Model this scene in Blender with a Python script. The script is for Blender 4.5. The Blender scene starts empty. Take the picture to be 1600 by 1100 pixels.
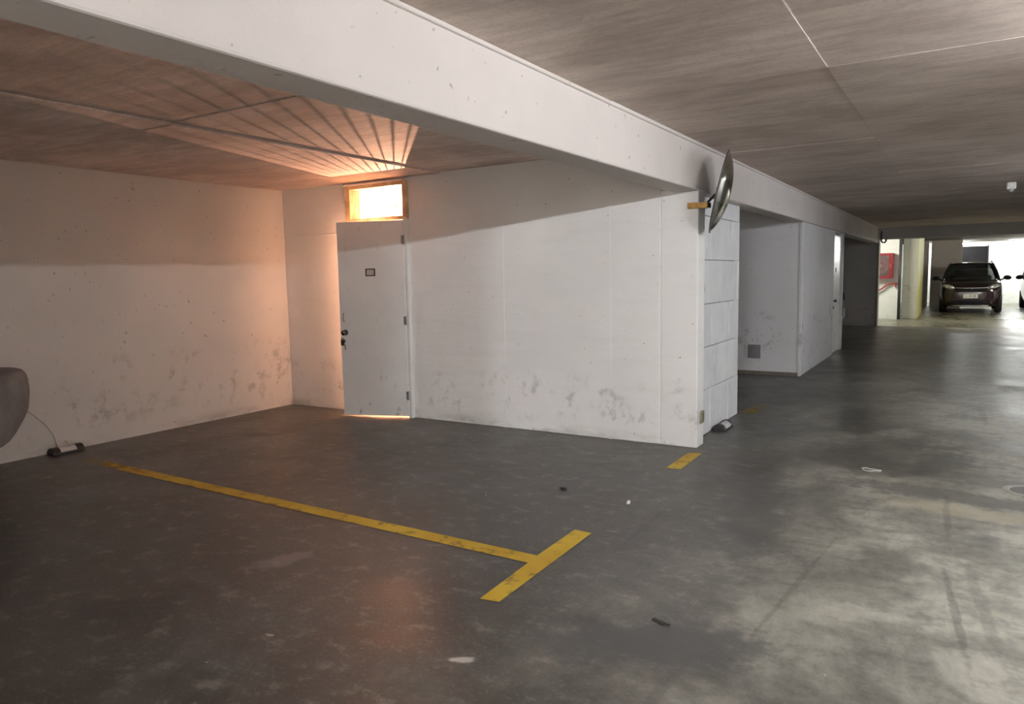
import bpy, bmesh, math, random
from mathutils import Vector, Matrix

random.seed(7)
scene = bpy.context.scene
COL = scene.collection

# ------------------------------------------------------------------ camera
F_PX = 1132.74
YAW, PITCH, ROLL = 0.55458667, 0.10452808, -0.01954883
def cam_axes():
    cy, sy, cp, sp = math.cos(YAW), math.sin(YAW), math.cos(PITCH), math.sin(PITCH)
    fwd = Vector((-sy * cp, cy * cp, -sp)); right = Vector((cy, sy, 0)); up = right.cross(fwd)
    cr, sr = math.cos(ROLL), math.sin(ROLL)
    return cr * right + sr * up, -sr * right + cr * up, fwd
r_, u_, f_ = cam_axes()
cd = bpy.data.cameras.new('camera'); cam = bpy.data.objects.new('camera', cd); COL.objects.link(cam)
cd.sensor_width = 36; cd.lens = F_PX / 1600 * 36; cd.clip_end = 200; cd.clip_start = 0.05
m = Matrix.Identity(4)
for i in range(3):
    m[i][0], m[i][1], m[i][2] = r_[i], u_[i], -f_[i]
m.translation = (0, 0, 1.5)
cam.matrix_world = m
scene.camera = cam

# ------------------------------------------------------------------ world, exposure
w = bpy.data.worlds.new('world'); scene.world = w; w.use_nodes = True
w.node_tree.nodes['Background'].inputs[0].default_value = (0.5, 0.5, 0.55, 1)
w.node_tree.nodes['Background'].inputs[1].default_value = 0.02
vs = scene.view_settings
vs.view_transform = 'Standard'; vs.look = 'None'; vs.gamma = 1; vs.use_curve_mapping = False
vs.exposure = 1.32
scene.cycles.max_bounces = 8; scene.cycles.diffuse_bounces = 5; scene.cycles.glossy_bounces = 4
scene.cycles.sample_clamp_indirect = 6

TUBE_NEAR = 420.0      # base strength of the aisle tubes, added rear ones too
TUBE_FAR = 420.0       # tube beyond the lintel
TUBE_END = 300.0       # tubes by the end wall
BULB = 520.0         # watts, bare bulb in the store room
AISLE_TUBES = [(1.0, 3.0, 0.58, 0.0), (1.9, 8.6, 0.36, 0.0), (1.0, -3.4, 0.4, 0.0), (1.0, -6.4, 5.2, 0.0), (1.0, -9.4, 7.6, 0.0)]   # x, start y, factor, drop; those behind the camera are added for brightness

# ------------------------------------------------------------------ dimensions
XL, XP, XB = -6.87, -1.875, -2.10     # left wall, pillar face, hidden side of beam
YW = 6.0                              # wall with the door
ZC, ZB = 2.55, 2.172                  # ceiling, underside of beam
YE = 21.2                             # lintel across the aisle

# ------------------------------------------------------------------ helpers
def bx(bm, x0, x1, y0, y1, z0, z1):
    v = [bm.verts.new(p) for p in ((x0,y0,z0),(x1,y0,z0),(x1,y1,z0),(x0,y1,z0),(x0,y0,z1),(x1,y0,z1),(x1,y1,z1),(x0,y1,z1))]
    for q in ((3,2,1,0),(4,5,6,7),(0,1,5,4),(1,2,6,5),(2,3,7,6),(3,0,4,7)):
        bm.faces.new([v[i] for i in q])
def tube(bm, pts, r, n=10, cap=True):
    pts = [Vector(p) for p in pts]; rings = []
    rr = r if isinstance(r, (list, tuple)) else [r] * len(pts)
    prev = None
    for i, p in enumerate(pts):
        t = (pts[min(i + 1, len(pts) - 1)] - pts[max(i - 1, 0)]).normalized()
        if prev is None:
            a = t.cross(Vector((0, 0, 1)))
            if a.length < 0.05: a = t.cross(Vector((1, 0, 0)))
        else:
            a = prev - t * prev.dot(t)
        a.normalize(); prev = a; b = t.cross(a)
        rings.append([bm.verts.new(p + (a * math.cos(2*math.pi*k/n) + b * math.sin(2*math.pi*k/n)) * rr[i]) for k in range(n)])
    for i in range(len(rings) - 1):
        for k in range(n):
            bm.faces.new((rings[i][k], rings[i][(k+1) % n], rings[i+1][(k+1) % n], rings[i+1][k]))
    if cap:
        bm.faces.new(rings[0][::-1]); bm.faces.new(rings[-1])
def lathe(bm, prof, n=32, M=None):
    """prof: list of (r, h) turned round local z"""
    rings = []
    for r, h in prof:
        if r < 1e-6: rings.append([bm.verts.new((0, 0, h))])
        else: rings.append([bm.verts.new((r*math.cos(2*math.pi*k/n), r*math.sin(2*math.pi*k/n), h)) for k in range(n)])
    for a, b in zip(rings[:-1], rings[1:]):
        for k in range(n):
            k2 = (k + 1) % n
            if len(a) == 1 and len(b) == 1: continue
            if len(a) == 1: bm.faces.new((a[0], b[k2], b[k]))
            elif len(b) == 1: bm.faces.new((a[k], a[k2], b[0]))
            else: bm.faces.new((a[k], a[k2], b[k2], b[k]))
    if M is not None:
        vs_ = [v for r in rings for v in r]
        bmesh.ops.transform(bm, matrix=M, verts=vs_)
def obj(name, bm, mat, parent=None, bevel=0.0, smooth=False, sub=0, seg=2):
    bmesh.ops.recalc_face_normals(bm, faces=bm.faces)
    me = bpy.data.meshes.new(name); bm.to_mesh(me); bm.free()
    me.materials.append(mat)
    if smooth:
        for p in me.polygons: p.use_smooth = True
    o = bpy.data.objects.new(name, me); COL.objects.link(o)
    if parent: o.parent = parent
    if bevel:
        b = o.modifiers.new('bevel', 'BEVEL'); b.width = bevel; b.segments = seg; b.limit_method = 'ANGLE'
    if sub:
        s = o.modifiers.new('subsurf', 'SUBSURF'); s.levels = sub; s.render_levels = sub
    return o
def box(name, dims, mat, parent=None, bevel=0.0):
    bm = bmesh.new(); bx(bm, *dims); return obj(name, bm, mat, parent, bevel)
def tag(o, label, cat, group=None):
    o['label'] = label; o['category'] = cat
    if group: o['group'] = group
    return o
def struct(o, label=None):
    o['kind'] = 'structure'
    if label: o['label'] = label
    return o
def thing(name, label, cat, loc=(0, 0, 0), rotz=0, group=None):
    o = bpy.data.objects.new(name, None); COL.objects.link(o)
    o.location = loc; o.rotation_euler = (0, 0, rotz); o.empty_display_size = 0.1
    return tag(o, label, cat, group)

# ------------------------------------------------------------------ materials
class NT:
    def __init__(s, name):
        s.m = bpy.data.materials.new(name); s.m.use_nodes = True
        s.t = s.m.node_tree; s.b = s.t.nodes['Principled BSDF']; s.out = s.t.nodes['Material Output']
    def n(s, kind, **kw):
        x = s.t.nodes.new(kind)
        for k, v in kw.items(): setattr(x, k, v)
        return x
    def link(s, a, b): s.t.links.new(a, b)
    def val(s, sock, v):
        if hasattr(v, 'is_output'): s.link(v, sock)
        else: sock.default_value = v
    def pos(s, scale=(1, 1, 1), loc=(0, 0, 0), rot=(0, 0, 0)):
        if not hasattr(s, '_g'): s._g = s.n('ShaderNodeNewGeometry')
        mp = s.n('ShaderNodeMapping'); s.link(s._g.outputs['Position'], mp.inputs[0])
        mp.inputs['Scale'].default_value = scale; mp.inputs['Location'].default_value = loc; mp.inputs['Rotation'].default_value = rot
        return mp.outputs[0]
    def obc(s, scale=(1, 1, 1)):
        c = s.n('ShaderNodeTexCoord'); mp = s.n('ShaderNodeMapping'); s.link(c.outputs['Object'], mp.inputs[0]); mp.inputs['Scale'].default_value = scale
        return mp.outputs[0]
    def xyz(s):
        if not hasattr(s, '_x'):
            s._x = s.n('ShaderNodeSeparateXYZ'); s.link(s.pos(), s._x.inputs[0])
        return s._x.outputs
    def noise(s, vec, scale=1, detail=4, rough=0.55, dist=0):
        x = s.n('ShaderNodeTexNoise'); s.link(vec, x.inputs['Vector']); x.inputs['Scale'].default_value = scale
        x.inputs['Detail'].default_value = detail; x.inputs['Roughness'].default_value = rough; x.inputs['Distortion'].default_value = dist
        return x.outputs[0]
    def ramp(s, f, a, b, lo=0.0, hi=1.0):
        x = s.n('ShaderNodeMapRange'); x.interpolation_type = 'SMOOTHSTEP'
        s.link(f, x.inputs[0]); x.inputs[1].default_value = a; x.inputs[2].default_value = b; x.inputs[3].default_value = lo; x.inputs[4].default_value = hi
        return x.outputs[0]
    def math(s, op, a, b=0.0):
        x = s.n('ShaderNodeMath', operation=op); s.val(x.inputs[0], a); s.val(x.inputs[1], b); return x.outputs[0]
    def mix(s, fac, a, b, mode='MIX'):
        x = s.n('ShaderNodeMix'); x.data_type = 'RGBA'; x.blend_type = mode
        s.val(x.inputs[0], fac)
        for i, v in ((6, a), (7, b)):
            if isinstance(v, tuple) and len(v) == 3: v = (*v, 1)
            s.val(x.inputs[i], v)
        return x.outputs[2]
    def bump(s, h, strength=0.3, dist=0.01, prev=None):
        x = s.n('ShaderNodeBump'); s.link(h, x.inputs['Height']); x.inputs['Strength'].default_value = strength; x.inputs['Distance'].default_value = dist
        if prev is not None: s.link(prev, x.inputs['Normal'])
        return x.outputs[0]
    def fin(s, color=None, rough=0.8, normal=None, metallic=0.0, spec=0.5):
        if color is not None:
            if isinstance(color, tuple) and len(color) == 3: color = (*color, 1)
            s.val(s.b.inputs['Base Color'], color)
        s.val(s.b.inputs['Roughness'], rough); s.val(s.b.inputs['Metallic'], metallic)
        s.val(s.b.inputs['Specular IOR Level'], spec)
        if normal is not None: s.link(normal, s.b.inputs['Normal'])
        return s.m

def plain(name, color, rough=0.6, metallic=0.0, var=0.12, scale=14, spec=0.5):
    t = NT(name); n = t.noise(t.obc(), scale, 3)
    c = t.mix(t.ramp(n, 0.3, 0.7), tuple(x*(1-var) for x in color), tuple(min(1, x*(1+var)) for x in color))
    return t.fin(c, rough, None, metallic, spec)
def emit(name, color, strength):
    t = NT(name); e = t.n('ShaderNodeEmission'); e.inputs[0].default_value = (*color, 1); e.inputs[1].default_value = strength
    t.link(e.outputs[0], t.out.inputs[0]); return t.m

def wall_paint(name, base=(0.74, 0.725, 0.70), scuff=1.0, zlo=0.12, zhi=0.75, dirt=1.0):
    t = NT(name); x, y, z = t.xyz()
    big = t.noise(t.pos(), 0.9, 4)
    c = t.mix(t.ramp(big, 0.3, 0.7), tuple(v*0.93 for v in base), tuple(min(1, v*1.03) for v in base))
    roll = t.noise(t.pos((1.2, 1.2, 9)), 1.0, 3)                       # trowel / roller bands
    c = t.mix(t.math('MULTIPLY', t.ramp(roll, 0.5, 0.75), 0.10), c, (0.55, 0.53, 0.50))
    # small dark pits
    pit = t.ramp(t.noise(t.pos(), 21, 2, 0.5), 0.695, 0.75)
    c = t.mix(t.math('MULTIPLY', pit, 0.55), c, (0.22, 0.18, 0.15))
    # scuffs from bumpers and tyres
    band = t.math('MULTIPLY', t.ramp(z, zlo - 0.1, zlo + 0.12), t.ramp(z, zhi - 0.2, zhi + 0.05, 1, 0))
    sc = t.math('MULTIPLY', t.ramp(t.noise(t.pos((3.2, 3.2, 2.6)), 2.4, 6, 0.68, 0.2), 0.50, 0.64), t.ramp(t.noise(t.pos((1, 1, 1.6), (3, 5, 0)), 1.9, 3), 0.43, 0.58))
    c = t.mix(t.math('MULTIPLY', t.math('MULTIPLY', sc, band), 0.42 * scuff), c, (0.16, 0.145, 0.14))
    # splashed dirt along the foot
    foot = t.math('MULTIPLY', t.ramp(z, 0.0, 0.13, 1, 0), t.ramp(t.noise(t.pos((1, 1, 3)), 2.3, 6, 0.7), 0.42, 0.70))
    c = t.mix(t.math('MULTIPLY', foot, 0.55 * dirt), c, (0.20, 0.165, 0.12))
    h = t.math('ADD', t.math('MULTIPLY', t.noise(t.pos(), 38, 3), 0.5), t.math('MULTIPLY', t.noise(t.pos((1, 1, 2.2)), 6, 4), 1.0))
    return t.fin(c, 0.72, t.bump(h, 0.35, 0.008), 0, 0.3)

def concrete_ceiling(name, base=(0.36, 0.325, 0.285), along='x'):
    t = NT(name)
    sc = (1.1, 8, 1) if along == 'x' else (8, 1.1, 1)
    streak = t.noise(t.pos(sc), 1.6, 5, 0.62, 0.3)
    big = t.noise(t.pos((1, 1.5, 1)), 1.0, 6, 0.68, 0.3)
    fine = t.noise(t.pos(), 45, 2)
    oi = t.n('ShaderNodeObjectInfo')
    c = t.mix(t.ramp(streak, 0.28, 0.72), tuple(v*0.86 for v in base), tuple(v*1.10 for v in base))
    c = t.mix(t.ramp(big, 0.36, 0.62), t.mix(1.0, c, (0.74, 0.72, 0.70), 'MULTIPLY'), c)
    c = t.mix(t.ramp(t.noise(t.pos((1,1,1), (5, 3, 0)), 1.7, 5, 0.65), 0.62, 0.75, 0, 0.5), c, (0.55, 0.51, 0.46))
    c = t.mix(t.ramp(fine, 0.35, 0.5, 0.22, 0), c, tuple(v*0.55 for v in base))
    c = t.mix(t.ramp(t.noise(t.pos(), 13, 5, 0.7), 0.56, 0.70, 0, 0.30), c, tuple(v*0.60 for v in base))
    rnd = t.ramp(oi.outputs['Random'], 0, 1, 0.92, 1.08)
    cc = t.n('ShaderNodeCombineXYZ')
    for i in range(3): t.link(rnd, cc.inputs[i])
    c = t.mix(1.0, c, cc.outputs[0], 'MULTIPLY')
    h = t.math('ADD', t.math('MULTIPLY', streak, 1.0), t.math('MULTIPLY', fine, 0.35))
    return t.fin(c, 0.82, t.bump(h, 0.3, 0.008), 0, 0.3)

def floor_mat(name, spots=()):
    t = NT(name); x, y, z = t.xyz()
    warp = t.noise(t.pos(), 1.1, 4, 0.6)
    big = t.noise(t.pos((1, 0.7, 1)), 0.55, 6, 0.62, 0.6)
    mid = t.noise(t.pos((1, 1, 1), (3.1, 1.7, 0)), 1.5, 6, 0.65, 0.4)
    fine = t.noise(t.pos(), 55, 3, 0.6)
    grain = t.noise(t.pos((14, 5, 1)), 1.5, 5, 0.65)
    # driving lane paler than the bays: part wear, part painted lamp light; ragged edge
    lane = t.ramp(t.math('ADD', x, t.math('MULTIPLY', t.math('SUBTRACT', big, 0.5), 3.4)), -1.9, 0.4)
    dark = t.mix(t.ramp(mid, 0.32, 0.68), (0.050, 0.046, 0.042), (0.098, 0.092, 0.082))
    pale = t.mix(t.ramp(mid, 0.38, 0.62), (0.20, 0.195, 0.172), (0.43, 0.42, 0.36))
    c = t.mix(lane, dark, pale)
    c = t.mix(t.math('MULTIPLY', t.ramp(t.noise(t.pos((1, 1, 1), (9, 4, 0)), 0.9, 5, 0.6, 0.8), 0.56, 0.68), 0.62), c, (0.098, 0.094, 0.087))
    c = t.mix(t.math('MULTIPLY', t.ramp(grain, 0.35, 0.7), 0.22), c, (0.05, 0.048, 0.045))
    mott = t.noise(t.pos((1, 1.3, 1), (4, 8, 0)), 7, 7, 0.72)
    c = t.mix(t.ramp(mott, 0.36, 0.52, 0.34, 0), c, (0.045, 0.044, 0.040))
    c = t.mix(t.ramp(mott, 0.52, 0.68, 0, 0.24), c, (0.42, 0.41, 0.36))
    c = t.mix(t.math('MULTIPLY', t.ramp(fine, 0.55, 0.72), 0.22), c, (0.38, 0.37, 0.33))
    # tyre drag marks along the lane
    drag = t.math('MULTIPLY', t.ramp(t.noise(t.pos((7.0, 0.35, 1), (0, 0, 0), (0, 0, 0.06)), 1.0, 3, 0.5, 0.15), 0.60, 0.70), t.ramp(warp, 0.45, 0.62))
    c = t.mix(t.math('MULTIPLY', drag, 0.40), c, (0.06, 0.058, 0.055))
    # lime and paint specks
    sp = t.ramp(t.noise(t.pos((1, 1, 1), (2, 7, 0)), 17, 2, 0.5), 0.765, 0.80)
    c = t.mix(t.math('MULTIPLY', sp, 0.55), c, (0.55, 0.54, 0.50))
    edge = t.math('MULTIPLY', t.math('SUBTRACT', t.noise(t.pos(), 9, 5, 0.7), 0.5), 2.6)
    for (sx, sy, rx, ry, ang, col, st) in spots:
        v = t.pos()
        sub = t.n('ShaderNodeVectorMath', operation='SUBTRACT'); t.link(v, sub.inputs[0]); sub.inputs[1].default_value = (sx, sy, 0)
        rot = t.n('ShaderNodeMapping'); t.link(sub.outputs[0], rot.inputs[0]); rot.inputs['Rotation'].default_value = (0, 0, -ang)
        sc = t.n('ShaderNodeMapping'); t.link(rot.outputs[0], sc.inputs[0]); sc.inputs['Scale'].default_value = (1/rx, 1/ry, 0)
        ln = t.n('ShaderNodeVectorMath', operation='LENGTH'); t.link(sc.outputs[0], ln.inputs[0])
        f = t.ramp(t.math('ADD', ln.outputs['Value'], edge), 0.6, 1.25, st, 0)
        c = t.mix(f, c, col)
    rg = t.ramp(mid, 0.3, 0.7, 0.30, 0.48)
    h = t.math('ADD', t.math('MULTIPLY', fine, 0.4), mid)
    return t.fin(c, rg, t.bump(h, 0.16, 0.006), 0, 0.42)

def paint_mark(name, fade=False):
    t = NT(name); x, y, z = t.xyz()
    n1 = t.noise(t.pos(), 9, 6, 0.7); n2 = t.noise(t.pos(), 2.3, 4)
    c = t.mix(t.ramp(n2, 0.35, 0.65), (0.50, 0.315, 0.030), (0.60, 0.41, 0.045))
    c = t.mix(t.ramp(n1, 0.52, 0.66, 0, 0.7), c, (0.13, 0.10, 0.05))
    t.fin(c, 0.6, None, 0, 0.3)
    tr = t.n('ShaderNodeBsdfTransparent'); mx = t.n('ShaderNodeMixShader')
    thr = t.ramp(x, -6.9, -4.7, 0.22, 0.90) if fade else None
    if fade == 'all': thr = t.ramp(y, 7.6, 8.6, 0.42, 0.36)
    if thr is None:
        keep = t.ramp(n1, 0.70, 0.74, 1, 0)
    else:
        keep = t.math('MULTIPLY', t.ramp(t.math('SUBTRACT', thr, n1), -0.26, 0.22), 1.0)
    t.link(keep, mx.inputs[0]); t.link(tr.outputs[0], mx.inputs[1]); t.link(t.b.outputs[0], mx.inputs[2]); t.link(mx.outputs[0], t.out.inputs[0])
    return t.m

def glass_mat(name, tint=(0.35, 0.38, 0.38), refl=0.12):
    t = NT(name); tr = t.n('ShaderNodeBsdfTransparent'); tr.inputs[0].default_value = (*tint, 1)
    gl = t.n('ShaderNodeBsdfGlossy'); gl.inputs['Roughness'].default_value = 0.03; gl.inputs[0].default_value = (0.9, 0.9, 0.9, 1)
    lw = t.n('ShaderNodeLayerWeight'); lw.inputs[0].default_value = 0.25
    f = t.math('ADD', t.math('MULTIPLY', lw.outputs['Facing'], 0.5), refl * 0.5)
    mx = t.n('ShaderNodeMixShader'); t.link(f, mx.inputs[0]); t.link(tr.outputs[0], mx.inputs[1]); t.link(gl.outputs[0], mx.inputs[2])
    t.link(mx.outputs[0], t.out.inputs[0]); return t.m

SPOTS = [  # x, y, rx, ry, angle, colour, strength : marks on the concrete
    (-5.86, 4.64, 0.22, 0.09, 0.3, (0.02, 0.017, 0.015), 0.9),      # oil stain in the bay
    (-1.62, 2.19, 0.055, 0.022, 0.5, (0.55, 0.54, 0.50), 0.75),        # lime splash
    (-2.45, 1.95, 0.025, 0.01, 0.2, (0.5, 0.48, 0.44), 0.7),
    (-3.05, 2.55, 0.20, 0.08, 1.2, (0.22, 0.205, 0.19), 0.5),
    (-0.9, 2.75, 0.34, 0.20, 0.4, (0.075, 0.075, 0.075), 0.75),
    (-1.25, 2.55, 0.25, 0.14, 0.4, (0.08, 0.08, 0.08), 0.6),
    (-1.05, 4.55, 0.20, 0.95, 0.18, (0.085, 0.083, 0.08), 0.7),
    (-0.35, 6.5, 0.55, 0.65, 0.0, (0.085, 0.08, 0.075), 0.65),
    (0.1, 5.45, 0.9, 0.16, -0.1, (0.10, 0.097, 0.09), 0.7),
    (0.12, 5.15, 0.5, 0.14, -0.1, (0.42, 0.38, 0.27), 0.55),
    (0.03, 3.6, 0.018, 0.55, 0.10, (0.05, 0.05, 0.05), 0.42),
    (0.13, 3.75, 0.03, 0.5, 0.10, (0.06, 0.06, 0.06), 0.28),
    (-0.02, 5.0, 0.02, 0.55, 0.03, (0.05, 0.05, 0.05), 0.30),
    (-1.55, 4.0, 0.018, 0.45, 0.0, (0.04, 0.04, 0.04), 0.40),
    (-0.62, 3.55, 0.014, 0.8, -0.1, (0.05, 0.05, 0.045), 0.30),
]
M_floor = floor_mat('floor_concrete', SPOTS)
def far_floor():
    t = NT('far_floor_concrete'); n = t.noise(t.pos((1, 0.6, 1)), 1.1, 5, 0.6)
    c = t.mix(t.ramp(n, 0.3, 0.7), (0.11, 0.106, 0.074), (0.20, 0.192, 0.138))
    return t.fin(c, t.ramp(n, 0.3, 0.7, 0.24, 0.40), None, 0, 0.5)
M_floor2 = far_floor()
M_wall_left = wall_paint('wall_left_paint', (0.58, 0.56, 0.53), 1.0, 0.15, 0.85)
M_wall_back = wall_paint('wall_back_paint', (0.84, 0.835, 0.825), 0.8, 0.12, 0.60)
M_wall2 = wall_paint('second_wall_paint', (0.66, 0.655, 0.67), 1.2, 0.2, 0.95)
M_pale = wall_paint('pale_wall_paint', (0.84, 0.81, 0.78), 0.3)
M_beam = wall_paint('beam_paint', (0.64, 0.595, 0.572), 0)
M_room = wall_paint('store_room_plaster', (0.72, 0.66, 0.58), 0.3)
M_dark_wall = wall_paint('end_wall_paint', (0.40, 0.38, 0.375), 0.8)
M_far_white = wall_paint('far_wall_paint', (0.82, 0.83, 0.80), 0.2, 0.1, 0.4, 0.4)
M_far_brown = wall_paint('far_panel_paint', (0.74, 0.66, 0.58), 0.2)
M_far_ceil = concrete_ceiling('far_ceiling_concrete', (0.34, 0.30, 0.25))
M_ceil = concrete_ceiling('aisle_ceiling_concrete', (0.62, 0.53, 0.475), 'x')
M_ceil_bay = concrete_ceiling('bay_ceiling_concrete', (0.70, 0.58, 0.52), 'x')
M_slab = plain('slab_concrete', (0.25, 0.23, 0.20), 0.9)
M_black = plain('black_plastic', (0.018, 0.018, 0.019), 0.45)
M_white_metal = plain('white_enamel', (0.75, 0.75, 0.73), 0.4)
M_label = plain('paper_label', (0.48, 0.47, 0.49), 0.6)
M_steel = plain('dull_steel', (0.35, 0.34, 0.33), 0.35, 0.9)
M_tyre = plain('tyre_rubber', (0.014, 0.014, 0.014), 0.8)
M_tube = emit('tube_glow', (0.90, 0.97, 1.0), TUBE_NEAR)

# ================================================================== SETTING
# floors
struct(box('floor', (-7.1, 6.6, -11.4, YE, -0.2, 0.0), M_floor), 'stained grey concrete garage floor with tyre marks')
struct(box('floor_far_bay', (-7.1, 6.6, YE + 0.07, 36.0, -0.2, 0.0), M_floor2), 'shiny greenish concrete floor beyond the lintel')
struct(box('trim_1', (-1.9, 6.6, YE, YE + 0.07, -0.2, -0.025), M_black), 'dark recessed drain joint across the garage floor')

# left wall, outer walls
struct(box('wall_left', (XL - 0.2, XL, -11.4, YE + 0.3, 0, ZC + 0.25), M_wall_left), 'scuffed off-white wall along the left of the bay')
struct(box('wall_right', (2.9, 3.1, -11.2, YE, 0, ZC + 0.25), M_pale), 'unseen off-white wall set close across the lane to bounce light')  # out of view, placed near so it reflects more light onto beam and ceiling
struct(box('wall_far_right', (6.6, 6.8, YE, 36.0, 0, ZC + 0.25), M_pale), 'white wall of the far bay out to the right')
struct(box('wall_rear', (-7.1, 3.1, -11.4, -11.2, 0, ZC + 0.25), M_pale), 'off-white wall behind the viewpoint')

struct(box('wall_light_blocker', (XL, XP, -0.40, -0.22, 0, ZC + 0.1), M_pale), 'unseen partition added to shade the left wall from the rear battens')  # unseen blocker, added to keep the rear tubes off the left wall
# wall with the door and transom window
DX0, DX1, DZ = -5.79, -5.0, 2.115
WX0, WX1, WZ0, WZ1 = -5.80, -4.985, 2.145, 2.495
bm = bmesh.new()
def grid_wall(bm, xs, zs, y0, y1, hole):
    for i in range(len(xs) - 1):
        for k in range(len(zs) - 1):
            if not hole((xs[i] + xs[i+1]) / 2, (zs[k] + zs[k+1]) / 2):
                bx(bm, xs[i], xs[i+1], y0, y1, zs[k], zs[k+1])
grid_wall(bm, [XL, WX0, DX0, DX1, WX1, -2.2], [0, DZ, WZ0, WZ1, ZC + 0.1], YW, YW + 0.15,
          lambda x, z: (DX0 < x < DX1 and z < DZ) or (WX0 < x < WX1 and WZ0 < z < WZ1))
bx(bm, -2.2, XP, YW, YW + 0.19, 0, ZB + 0.02)
bx(bm, -2.2, XB + 0.02, YW, YW + 0.15, ZB + 0.02, ZC + 0.1)
bmesh.ops.remove_doubles(bm, verts=bm.verts, dist=1e-4)
wb = struct(obj('wall_back', bm, M_wall_back, None, 0.008), 'white plastered wall with the door and transom window')
# plaster ridges where boards met
for X, wd in ((-3.805, 0.012), (-2.681, 0.016)):
    box('plaster_ridge', (X - wd, X + wd, YW - 0.002, YW + 0.005, 0.0, ZC), M_wall_back, wb, 0.0015)
box('plaster_ridge', (XL, WX0 - 0.06, YW - 0.005, YW + 0.005, 2.005, 2.02), M_wall_back, wb, 0.003)

# block wall of the store room, laid in courses; each block a part
BXF = -1.97
def block_mat():
    t = NT('painted_block'); oi = t.n('ShaderNodeObjectInfo')
    n = t.noise(t.pos(), 2.5, 5, 0.6); st = t.noise(t.pos((6, 6, 2)), 2.0, 5, 0.65)
    c = t.mix(t.ramp(n, 0.3, 0.7), (0.70, 0.715, 0.735), (0.80, 0.81, 0.82))
    c = t.mix(t.ramp(st, 0.60, 0.75, 0, 0.5), c, (0.30, 0.31, 0.33))
    c = t.mix(t.ramp(oi.outputs['Random'], 0, 1, 0, 0.14), c, (0.40, 0.42, 0.46))
    h = t.noise(t.pos(), 30, 3)
    return t.fin(c, 0.7, t.bump(h, 0.25, 0.006), 0, 0.3)
M_block = block_mat()
M_mortar = plain('dirty_mortar', (0.22, 0.22, 0.23), 0.9)
wk = struct(box('wall_block', (BXF - 0.14, BXF - 0.010, YW + 0.16, 7.69, 0, ZB + 0.3), M_mortar), 'painted concrete block wall end of the store room')
courses = [0, 0.42, 0.815, 1.21, 1.61, 2.003, ZB]
joints = [[6.10, 6.71, 7.32], [6.36, 6.956, 7.59], [6.72, 7.327], [6.42, 7.016, 7.62], [6.69, 7.363], [6.45, 7.05]]
for k in range(6):
    ys = [YW + 0.185] + [y for y in joints[k] if y > YW + 0.25] + [7.70]
    for a, b in zip(ys[:-1], ys[1:]):
        pr = random.uniform(-0.003, 0.003)
        box('block', (BXF - 0.05, BXF + pr, a + 0.010, b - 0.010, courses[k] + 0.003, courses[k+1] - 0.003), M_block, wk, 0.006)
# store room
struct(box('wall_store_rear', (XL, BXF - 0.005, 7.55, 7.70, 0, ZC + 0.1), M_room), 'rear wall of the store room')

# second built-out block further along
Y2, Y3 = 10.83, 15.0
D2a, D2b, D2z = 13.80, 14.78, 2.10
bm = bmesh.new()
bx(bm, XL, -1.97, Y2, Y3, 0, ZC + 0.1)
bx(bm, -1.98, -1.90, Y2, D2a, 0, ZB + 0.05); bx(bm, -1.98, -1.90, D2b, Y3, 0, ZB + 0.05); bx(bm, -1.98, -1.90, D2a, D2b, D2z + 0.05, ZB + 0.05)
w2 = struct(obj('wall_second', bm, M_wall2, None, 0.008), 'lilac-grey white wall block beyond the first store room')
box('corner_bead', (-1.945, -1.892, Y2 - 0.010, Y2 + 0.035, 0, ZB), M_wall2, w2, 0.008)
struct(box('baseboard_second', (XL, -1.93, Y2 - 0.03, Y2 + 0.01, 0, 0.05), plain('grimy_plinth', (0.16, 0.14, 0.12), 0.9)), 'grimy low ledge at the foot of the lilac-grey wall')

# dark end wall and lintel
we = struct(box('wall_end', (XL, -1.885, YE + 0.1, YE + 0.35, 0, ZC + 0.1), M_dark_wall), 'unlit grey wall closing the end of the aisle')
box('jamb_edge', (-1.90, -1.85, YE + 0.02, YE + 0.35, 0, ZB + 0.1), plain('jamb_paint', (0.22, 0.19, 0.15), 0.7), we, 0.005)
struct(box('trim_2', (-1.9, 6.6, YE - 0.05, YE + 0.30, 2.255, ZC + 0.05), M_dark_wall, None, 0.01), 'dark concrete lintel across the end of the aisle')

# long beam
struct(box('ceiling_beam', (XB, XP, -11.3, YE + 0.1, ZB, ZC + 0.1), M_beam, None, 0.012), 'long white painted concrete beam under the ceiling')
box('beam_fillet', (XP - 0.01, XP + 0.018, -11.2, YE, ZC - 0.02, ZC + 0.02), M_beam, bpy.data.objects['ceiling_beam'], 0.008)

# ceiling: slab with the imprint of each shuttering panel
ce = struct(box('ceiling', (-7.1, 6.8, -11.4, YE + 0.2, ZC + 0.035, ZC + 0.25), M_slab), 'bare board-marked concrete ceiling of the garage')
def panel_mesh(lx, ly, mat, name):
    bm = bmesh.new(); bx(bm, 0, lx, 0, ly, 0, 0.05)
    me = bpy.data.meshes.new(name); bmesh.ops.recalc_face_normals(bm, faces=bm.faces); bm.to_mesh(me); bm.free(); me.materials.append(mat); return me
pm = {}
def panel(x0, x1, y0, y1, z, mat):
    key = (round(x1-x0, 3), round(y1-y0, 3), mat.name)
    if key not in pm: pm[key] = panel_mesh(x1-x0-0.001, y1-y0-0.001, mat, 'ceiling_panel')
    o = bpy.data.objects.new('ceiling_panel', pm[key]); COL.objects.link(o); o.parent = ce
    o.location = (x0 + 0.0005, y0 + 0.0005, z)
ys = [-3.12 + 2.44 * k for k in range(11)]
for i in range(4):
    for a, b in zip(ys[1:-1], ys[2:]):
        panel(XP + 1.24 * i, XP + 1.24 * (i + 1), a, min(b, YE), ZC + random.uniform(-0.0025, 0.0025), M_ceil)
bxs = [XL, -5.76, -4.54, -3.32, XB]
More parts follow.
